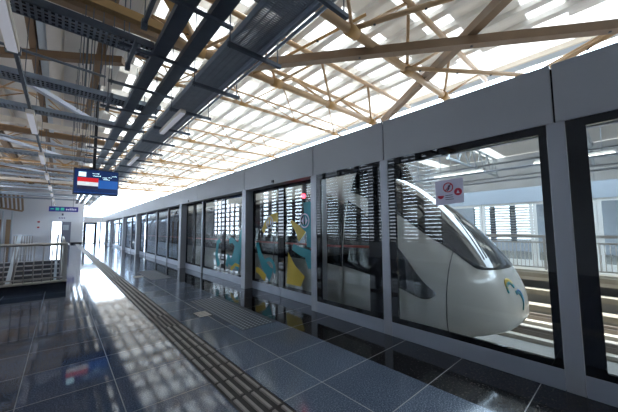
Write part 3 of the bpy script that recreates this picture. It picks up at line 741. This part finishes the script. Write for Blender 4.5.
# purlins run along the platform under the sheet
px = [-4.2, -2.95, -1.7, -.2]+[.92+.62*k for k in range(12)]
for i, x in enumerate(px):
    left = x < .9
    fl = .03 if left else .085
    o = MB().box(x-.03, x+.03, -8, 37, ZR-.14, ZR-.002).box(x-fl, x+fl, -8, 37, ZR-.16, ZR-.14).build('purlin', M['cream'] if left else M['purlin'], base=(x, 0, ZR-.1))
    tag(o, 'long steel purlin under the roof sheet, %s counted from the left wall' % ORD[i], 'purlin', 'roof purlins')
# big longitudinal beams on the left
for i, (x, w, mm, nm) in enumerate(((-.52, .11, 'pale_steel', 'pale grey'), (-.67, .12, 'beam', 'brown'), (.50, .15, 'beam', 'brown'), (-2.2, .22, 'beam', 'brown'))):
    o = MB().box(x-w/2, x+w/2, -8, 36, 5.35, 5.375).box(x-.02, x+.02, -8, 36, 5.375, 5.60).box(x-w/2, x+w/2, -8, 36, 5.60, 5.625).build('roof_beam', M[mm], base=(x, 0, 5.5))
    tag(o, '%s I beam running lengthwise under the cream roof, %s' % (nm, ('left of the tray hangers', 'just left of the pale beam', 'right of the pale beam', 'farthest to the left')[i]), 'beam', 'lengthwise roof beams')

# trusses
def truss(Y, zc, r, lab, x0=-4.4, x1=9.4, mm='tube', arch=0.):
    t = thing('roof_truss', (2.7, Y, zc), lab, 'truss', 'tubular roof trusses')
    N = 12; xs = [x0+(x1-x0)*i/(N*2) for i in range(N*2+1)]
    z_ = lambda x: zc+arch*(1-((x-5.2)/4.0)**2) if arch else zc
    MB().path([(x, Y, z_(x)) for x in xs], r, 14).build('bottom_chord', M[mm], t) if arch else MB().tube((x0, Y, zc), (x1, Y, zc), r, 16).build('bottom_chord', M[mm], t)
    zt = ZR-.26
    for dy in (-.62, .62): MB().tube((x0, Y+dy, zt), (x1, Y+dy, zt), r*.7, 10).build('top_chord', M[mm], t)
    nodes = [1.95+1.98*k for k in range(-3, 4) if 1.95+1.98*k > x0]
    for X in nodes:
        for dx in (-.99, .99):
            for dy in (-.62, .62):
                xx = max(x0, min(x1, X+dx)); MB().tube((X, Y, z_(X)), (xx, Y+dy, zt), r*.40, 8).build('brace', M[mm], t)
        MB().tube((X-.13, Y, z_(X)), (X+.13, Y, z_(X)), r*1.35, 14).build('node_sleeve', M['orange'], t)
    return t
truss(3.22, 5.0, .085, 'nearest tan tubular roof truss, crossing above the train nose panel', x0=1.2)
truss(5.70, 5.0, .085, 'second tan roof truss, its thick lower tube meeting the header above the narrow panel', x0=1.2)
truss(7.45, 5.0, .045, 'third slimmer roof truss with orange lower tube', x0=1.2, mm='tube', arch=.06)
truss(11.9, 5.0, .05, 'fourth slim tan roof truss over the second door')
for i, Y in enumerate((16.4, 20.9, 25.4, 29.9, 34.4)): truss(Y, 5.0, .055, 'slim roof truss in the distance, %s beyond the second door' % ORD[i])
# plan bracing, box sections in a cross, and lighter ties
def brace(a, b, w, lab, mm='beam', round_=False):
    mid = (Vector(a)+Vector(b))/2
    t = thing('roof_brace', mid, lab, 'brace', 'diagonal roof braces')
    (MB().tube(a, b, w/2, 12) if round_ else MB().bar(a, b, w, w)).build('strut', M[mm], t)
    d = (Vector(b)-Vector(a)).normalized(); m = MB()
    for q in (.12, .38, .62, .88):
        p = Vector(a)+(Vector(b)-Vector(a))*q; m.tube(p-Vector((0, 0, w*.5+.012)), p-Vector((0, 0, w*.48)), .025, 8)
    m.build('bolt', M['dark'], t)
brace((2.3, 6.05, 4.88), (7.9, -.80, 4.88), .17, 'long brown box brace slanting across the top right of the picture')
brace((8.3, 5.5, 5.06), (4.4, -.15, 5.06), .17, 'brown box brace crossing the long one at the upper right')
brace((5.69, 3.22, 4.97), (8.6, 1.2, 4.97), .10, 'thin tan brace from the nearest truss down towards the header', 'tube', True)
brace((8.9, 1.9, 5.0), (7.4, -.6, 5.0), .10, 'thin tan brace at the right edge above the header', 'tube', True)
brace((9.15, 1.9, 5.2), (7.65, -.6, 5.2), .06, 'thinnest tan rod beside the right edge brace', 'tube', True)
brace((3.93, 3.22, 5.05), (5.9, .4, 5.55), .10, 'tan tube rising from the first truss node to the top right', 'tube', True)
brace((3.2, 5.7, 4.95), (4.35, 3.2, 5.55), .06, 'thin ochre rod hanging between the first two trusses', 'orange', True)
brace((2.2, 6.3, 5.4), (-1.5, 1.8, 5.4), .16, 'ochre box brace behind the cable trays at the top', 'orange')
brace((.9, 7.6, 5.25), (-3.9, 10.66, 5.25), .16, 'brown box brace high over the left side of the platform')

# beams across the left half
for i, (Y, z, mm) in enumerate(((4.05, 3.98, 'orange'), (6.2, 5.2, 'beam'), (9.6, 5.0, 'beam'), (13.0, 4.8, 'cream'), (14.6, 4.9, 'beam'), (18.6, 4.9, 'cream'), (22.5, 4.8, 'beam'), (27, 4.7, 'cream'), (31, 4.6, 'beam'))):
    w = .10 if i == 0 else .16
    o = MB().box(-4.5, 1.1 if i == 0 else 2.0, Y-w/2, Y+w/2, z, z+w*1.1).build('cross_beam', M[mm], base=(-1.2, Y, z))
    tag(o, ('ochre cross beam lying above the nearest cable tray' if i == 0 else '%s steel beam across the left roof, %s behind the ochre one' % ('cream' if mm == 'cream' else 'brown', ORD[i-1])), 'beam', 'cross beams over the left side')

# ------------------------------------------------------------------ services under the roof
def ladder_tray(axis, p, w, z, a, b, lab, mm='tray', hgt=.09, step=.12, solid=False, wire=.45, rm=None):
    """cable tray along axis at cross position p, from a to b"""
    P = (lambda u, v, zz: (u, v, zz)) if axis == 'y' else (lambda u, v, zz: (v, u, zz))
    def bx(m, u0, u1, v0, v1, z0, z1):
        if axis == 'y': m.box(u0, u1, v0, v1, z0, z1)
        else: m.box(v0, v1, u0, u1, z0, z1)
    loc = (p, (a+b)/2, z) if axis == 'y' else ((a+b)/2, p, z)
    t = thing('cable_tray', loc, lab, 'cable tray', 'cable trays under the roof')
    for s in (-1, 1):
        m = MB(); bx(m, p+s*w/2-.012, p+s*w/2+.012, a, b, z, z+hgt); m.build('side_rail', M[rm or mm], t)
    m = MB(); v = a
    if solid: bx(m, p-w/2+.012, p+w/2-.012, a, b, z, z+.012)
    else:
        while v < b:
            bx(m, p-w/2+.012, p+w/2-.012, v, v+step*wire, z+.005, z+.011); v += step
        for q in range(1, 4): bx(m, p-w/2+w*q/4-.008, p-w/2+w*q/4+.008, a, b, z, z+.006)
    m.build('tray_floor', M['tray_l' if not solid else mm], t)
    m = MB()
    for q in range(0 if rm else 4):
        u = p-w*.32+w*.21*q
        rr = .014+.006*(q % 2); m.tube(P(u, a, z+.02+rr), P(u, b, z+.02+rr), rr, 6)
    if not rm: m.build('cable', M['dark'], t)
    return t
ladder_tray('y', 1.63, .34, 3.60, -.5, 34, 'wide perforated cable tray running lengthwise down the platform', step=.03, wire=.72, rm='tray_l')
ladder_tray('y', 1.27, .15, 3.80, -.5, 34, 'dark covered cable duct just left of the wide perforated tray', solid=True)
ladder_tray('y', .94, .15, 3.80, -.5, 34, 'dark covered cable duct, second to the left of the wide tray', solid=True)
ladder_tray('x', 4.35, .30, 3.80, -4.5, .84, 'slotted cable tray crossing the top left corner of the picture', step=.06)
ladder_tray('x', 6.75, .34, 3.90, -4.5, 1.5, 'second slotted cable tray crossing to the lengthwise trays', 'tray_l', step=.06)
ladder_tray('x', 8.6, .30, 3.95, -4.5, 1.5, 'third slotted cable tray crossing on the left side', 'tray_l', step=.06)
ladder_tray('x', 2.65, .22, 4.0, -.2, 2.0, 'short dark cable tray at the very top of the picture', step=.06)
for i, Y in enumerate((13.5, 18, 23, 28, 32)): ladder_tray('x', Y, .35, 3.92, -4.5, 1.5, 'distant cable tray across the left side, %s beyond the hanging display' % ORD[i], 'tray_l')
for i, (x, z, r) in enumerate(((1.835, 3.60, .02), (1.885, 3.60, .02), (1.935, 3.58, .02))):
    o = MB().tube((x, -.5, z), (x, 34, z), r, 10).build('conduit', M['tray_l'], base=(x, 0, z)); o.data.materials[0] = M['pipe']; tag(o, 'thin steel conduit beside the wide cable tray, %s from the tray' % ORD[i], 'conduit', 'conduits beside the wide tray')
# pipes across the left
for i, (Y, z, r, sl) in enumerate(((5.5, 3.8, .02, 0), (12.2, 4.1, .04, .1), (16.8, 4.0, .05, 0), (20, 4.05, .06, .1), (25, 4.0, .06, 0), (30, 4.0, .06, 0))):
    o = MB().tube((-4.5, Y-.5, z+sl), (1.1 if i else .42, Y+(.2 if sl else 0), z-sl*.3), r, 10).tube((-3.2, Y-.3, z), (-3.2, Y-.3, 5.99), .008, 6).build('service_pipe', M['pipe' if i else 'tray'], base=(-1.5, Y, z))
    tag(o, ('thin dark cable line stretched across the top left' if i == 0 else 'silver service pipe across the left side, %s behind the second slotted tray' % ORD[i-1]), 'pipe', 'service pipes over the left side')
for (a, b, lab) in (((-.72, 7.8, 4.3), (.68, 9.8, 4.3), 'pale strut slanting between the second and third slotted trays'), ((-3.2, 11.6, 4.35), (.65, 16.1, 4.35), 'long pale silver strut slanting across the left roof towards the display'),
                    ((-3.6, 17.2, 4.35), (.69, 21.5, 4.35), 'pale silver strut slanting across the left roof just behind the long one')):
    t = thing('roof_strut', (Vector(a)+Vector(b))/2, lab, 'strut', 'pale slanting roof struts')
    MB().bar(a, b, .11, .09).build('strut', M['silver'], t); m = MB()
    for q in (.1, .9):
        p = Vector(a)+(Vector(b)-Vector(a))*q; m = MB(); m.tube(p, (p.x, p.y, 5.99), .008, 6); m.build('rod', M['tray'], t)
# trapeze hangers
for i in range(14):
    Y = 3.0+1.22*i if i else 1.9
    Y = 1.85+1.22*i
    t = thing('trapeze_hanger', (1.3, Y, 3.5), 'dark trapeze strut with rods carrying the lengthwise trays, %s from the near end' % ORD[i], 'hanger', 'trapeze hangers of the trays')
    MB().box(1.40, 2.18, Y-.022, Y+.022, 3.52, 3.57).build('strut', M['tray'], t)
    MB().box(.45, 1.46, Y-.022, Y+.022, 3.74, 3.78).build('upper_strut', M['tray'], t)
    for x in (.50, 1.43, 2.13): MB().tube((x, Y, 3.5 if x > 1 else 3.7), (x, Y, 5.99 if x < 2.1 else 3.95), .008, 6).build('rod', M['tray'], t)
    MB().box(2.09, 2.17, Y-.03, Y+.03, 3.93, 3.97).build('clip', M['tray_l'], t)
# slanted dark stanchions at the top left of the trays
for i, (Y, x) in enumerate(((3.2, .60), (4.3, .60), (6.2, .55))):
    zt_ = 5.99
    o = MB().bar((x, Y-.35, 3.68), (x, Y+.35, 3.68), .04, .05).box(x-.03, x+.03, Y+.30, Y+.36, 3.60, 3.70).tube((x, Y+.33, 3.68), (x, Y+.33, zt_), .007, 6).build('strut_channel', M['tray'], base=(x, Y, 3.66))
    tag(o, 'short dark strut channel under the crossing trays, %s from the near end' % ORD[i], 'strut', 'short strut channels')
# lamps under the wide tray
for i in range(8):
    Y = 5.3+4.1*i
    t = thing('tray_lamp', (1.52, Y, 3.5), 'white linear lamp fixed under the wide cable tray, %s from the near end' % ORD[i], 'lamp', 'linear lamps under the wide tray')
    MB().box(1.53, 1.63, Y, Y+1.5, 3.455, 3.52).build('housing', M['cream'], t, bevel=.008); MB().box(1.54, 1.62, Y+.02, Y+1.48, 3.435, 3.455).build('diffuser', M['tube_light'], t)
# lamp line on the left
m = MB().box(-.60, -.555, 1.0, 34, 3.66, 3.72)
for k in range(14): m.tube((-.577, 1.6+2.4*k, 3.72), (-.577, 1.6+2.4*k, 5.35), .006, 6)
o = m.build('lamp_rail', M['tray'], base=(-.58, 10, 3.7)); tag(o, 'dark suspended lamp rail running lengthwise on the left', 'rail')
for i in range(8):
    Y = 3.5+4.05*i
    t = thing('linear_lamp', (-.58, Y, 3.6), 'white linear lamp under the dark rail on the left, %s from the near end' % ORD[i], 'lamp', 'linear lamps on the left rail')
    MB().box(-.64, -.515, Y, Y+1.55, 3.58, 3.66).build('housing', M['cream'], t, bevel=.01); MB().box(-.625, -.53, Y+.03, Y+1.52, 3.56, 3.58).build('diffuser', M['tube_light'], t)
    MB().box(-.65, -.505, Y+1.52, Y+1.60, 3.57, 3.658).build('end_cap', M['tray'], t)
# thin drop rods
k = 0
for Y in (5.2, 7.3, 9.0, 11.0):
    for x in (.12, .22, .36):
        o = MB().tube((x, Y+x, 3.8), (x, Y+x, 5.99), .008, 6).build('hanger_rod', M['tray'], base=(x, Y, 3.8)); tag(o, 'thin dark hanger rod dropping from the roof beams to the crossing trays', 'rod', 'hanger rods of the crossing trays')
t = thing('yellow_bracket', (.28, 7.6, 4.4), 'small yellow bracket among the hanger rods above the crossing trays', 'bracket')
MB().box(.10, .42, 7.55, 7.62, 4.30, 4.36).build('arm', M['yellow_box'], t); MB().box(.22, .25, 7.57, 7.60, 4.36, 5.995).build('stem', M['tray'], t)

# ------------------------------------------------------------------ display and signs
t = thing('information_display', (.76, 11, 2.4), 'dark hanging passenger display showing a red white and black flag picture', 'display')
MB().box(.19, 1.34, 11.0, 11.16, 2.40, 3.21).build('housing', M['dark'], t, bevel=.012)
s = MB().box(.215, 1.315, 10.992, 11.0, 2.435, 3.185).build('screen', M['screen'], t)
def scr(name, x0, x1, z0, z1, mm): MB().box(x0, x1, 10.988, 10.992, z0, z1).build(name, M[mm], s)
scr('screen_panel', .80, 1.31, 2.62, 2.88, 'scr_blue'); scr('flag_red', .29, .80, 2.80, 2.93, 'scr_red'); scr('flag_white', .29, .80, 2.68, 2.80, 'scr_white'); scr('flag_black', .29, .80, 2.57, 2.68, 'scr_black'); scr('logo', .31, .49, 2.96, 3.10, 'scr_pale')
m = MB()
for (xa, xb, z) in ((.65, .82, 3.06), (.66, .84, 2.99), (.90, 1.02, 2.95), (1.04, 1.13, 2.97), (1.15, 1.27, 3.02), (.92, 1.08, 2.90), (.50, .58, 2.74)):
    x = xa
    while x < xb:
        w = random.uniform(.012, .03); m.box(x, x+w, 10.986, 10.988, z+random.uniform(0, .008), z+random.uniform(.018, .035)); x += w+random.uniform(.006, .012)
m.build('lettering', M['scr_pale'], s)
m = MB(); x = .22
while x < 1.29: m.box(x, x+.02, 10.986, 10.988, 2.47, 2.485); x += .035
m.build('ticker', M['scr_blue'], s)
MB().box(.64, .72, 11.04, 11.12, 3.21, 5.995).build('pole', M['dark'], t); MB().box(.56, .80, 10.99, 11.16, 3.21, 3.25).build('mount', M['dark'], t)
t = thing('direction_sign', (.05, 34.5, 3.0), 'blue hanging direction sign with a green mark in front of the end wall', 'sign')
MB().box(-.95, 1.10, 34.5, 34.6, 3.05, 3.50).build('board', M['sign_blue'], t)
m = MB()
for x in (-.50, -.15): m.box(x, x+.25, 34.49, 34.5, 3.16, 3.40)
m.box(-.84, -.6, 34.49, 34.5, 3.24, 3.32); m.build('green_mark', M['sign_green'], t)
m = MB()
for i in range(6): m.box(.22+.13*i, .31+.13*i, 34.49, 34.5, 3.18, 3.18+.12+.08*random.random())
m.build('lettering', M['sign_white'], t)
for x in (-.8, .72): MB().tube((x, 34.55, 3.5), (x, 34.55, 5.99), .015, 6).build('rod', M['tray'], t)

# ------------------------------------------------------------------ light and camera
w = bpy.data.worlds.new('world'); sc.world = w; w.use_nodes = True
nt = w.node_tree; bg = nt.nodes['Background']
tc = nt.nodes.new('ShaderNodeTexCoord'); sp = nt.nodes.new('ShaderNodeSeparateXYZ'); nt.links.new(tc.outputs['Generated'], sp.inputs[0])
cr = nt.nodes.new('ShaderNodeValToRGB'); cr.color_ramp.elements[0].position = .45; cr.color_ramp.elements[0].color = (.30, .30, .30, 1)
cr.color_ramp.elements[1].position = .52; cr.color_ramp.elements[1].color = (.68, .83, 1.0, 1)
mr = nt.nodes.new('ShaderNodeMapRange'); mr.inputs[1].default_value = -1; mr.inputs[2].default_value = 1
nt.links.new(sp.outputs[2], mr.inputs[0]); nt.links.new(mr.outputs[0], cr.inputs[0]); nt.links.new(cr.outputs[0], bg.inputs[0])
bg.inputs[1].default_value = 7.0
sun = bpy.data.lights.new('sun', 'SUN'); sun.energy = 9.; sun.angle = math.radians(2); sun.color = (1, .96, .90)
so = bpy.data.objects.new('sun', sun); C.objects.link(so); so.rotation_euler = (math.radians(-20), math.radians(12), 0); so.location = (0, 0, 20)

cam = bpy.data.cameras.new('camera'); co = bpy.data.objects.new('camera', cam); C.objects.link(co)
cam.sensor_width = 36; cam.lens = 281.6/618*36; cam.clip_start = .05; cam.clip_end = 300
ya, pi_, ro = (math.radians(a) for a in (41.24, 4.68, -.37))
fw = Vector((math.sin(ya)*math.cos(pi_), math.cos(ya)*math.cos(pi_), math.sin(pi_))); r0 = Vector((math.cos(ya), -math.sin(ya), 0)); u0 = r0.cross(fw)
r = r0*math.cos(ro)+u0*math.sin(ro); u = -r0*math.sin(ro)+u0*math.cos(ro)
co.matrix_world = Matrix(((r.x, u.x, -fw.x, 0), (r.y, u.y, -fw.y, 0), (r.z, u.z, -fw.z, H), (0, 0, 0, 1)))
sc.camera = co
for o in bpy.data.objects:
    if '_org' in o: del o['_org']
sc.view_settings.view_transform = 'Standard'; sc.view_settings.look = 'None'; sc.view_settings.gamma = 1; sc.view_settings.exposure = 1.0
sc.view_settings.use_curve_mapping = False
sc.cycles.use_denoising = True
sc.cycles.max_bounces = 12; sc.cycles.transparent_max_bounces = 24; sc.cycles.diffuse_bounces = 5; sc.cycles.glossy_bounces = 5
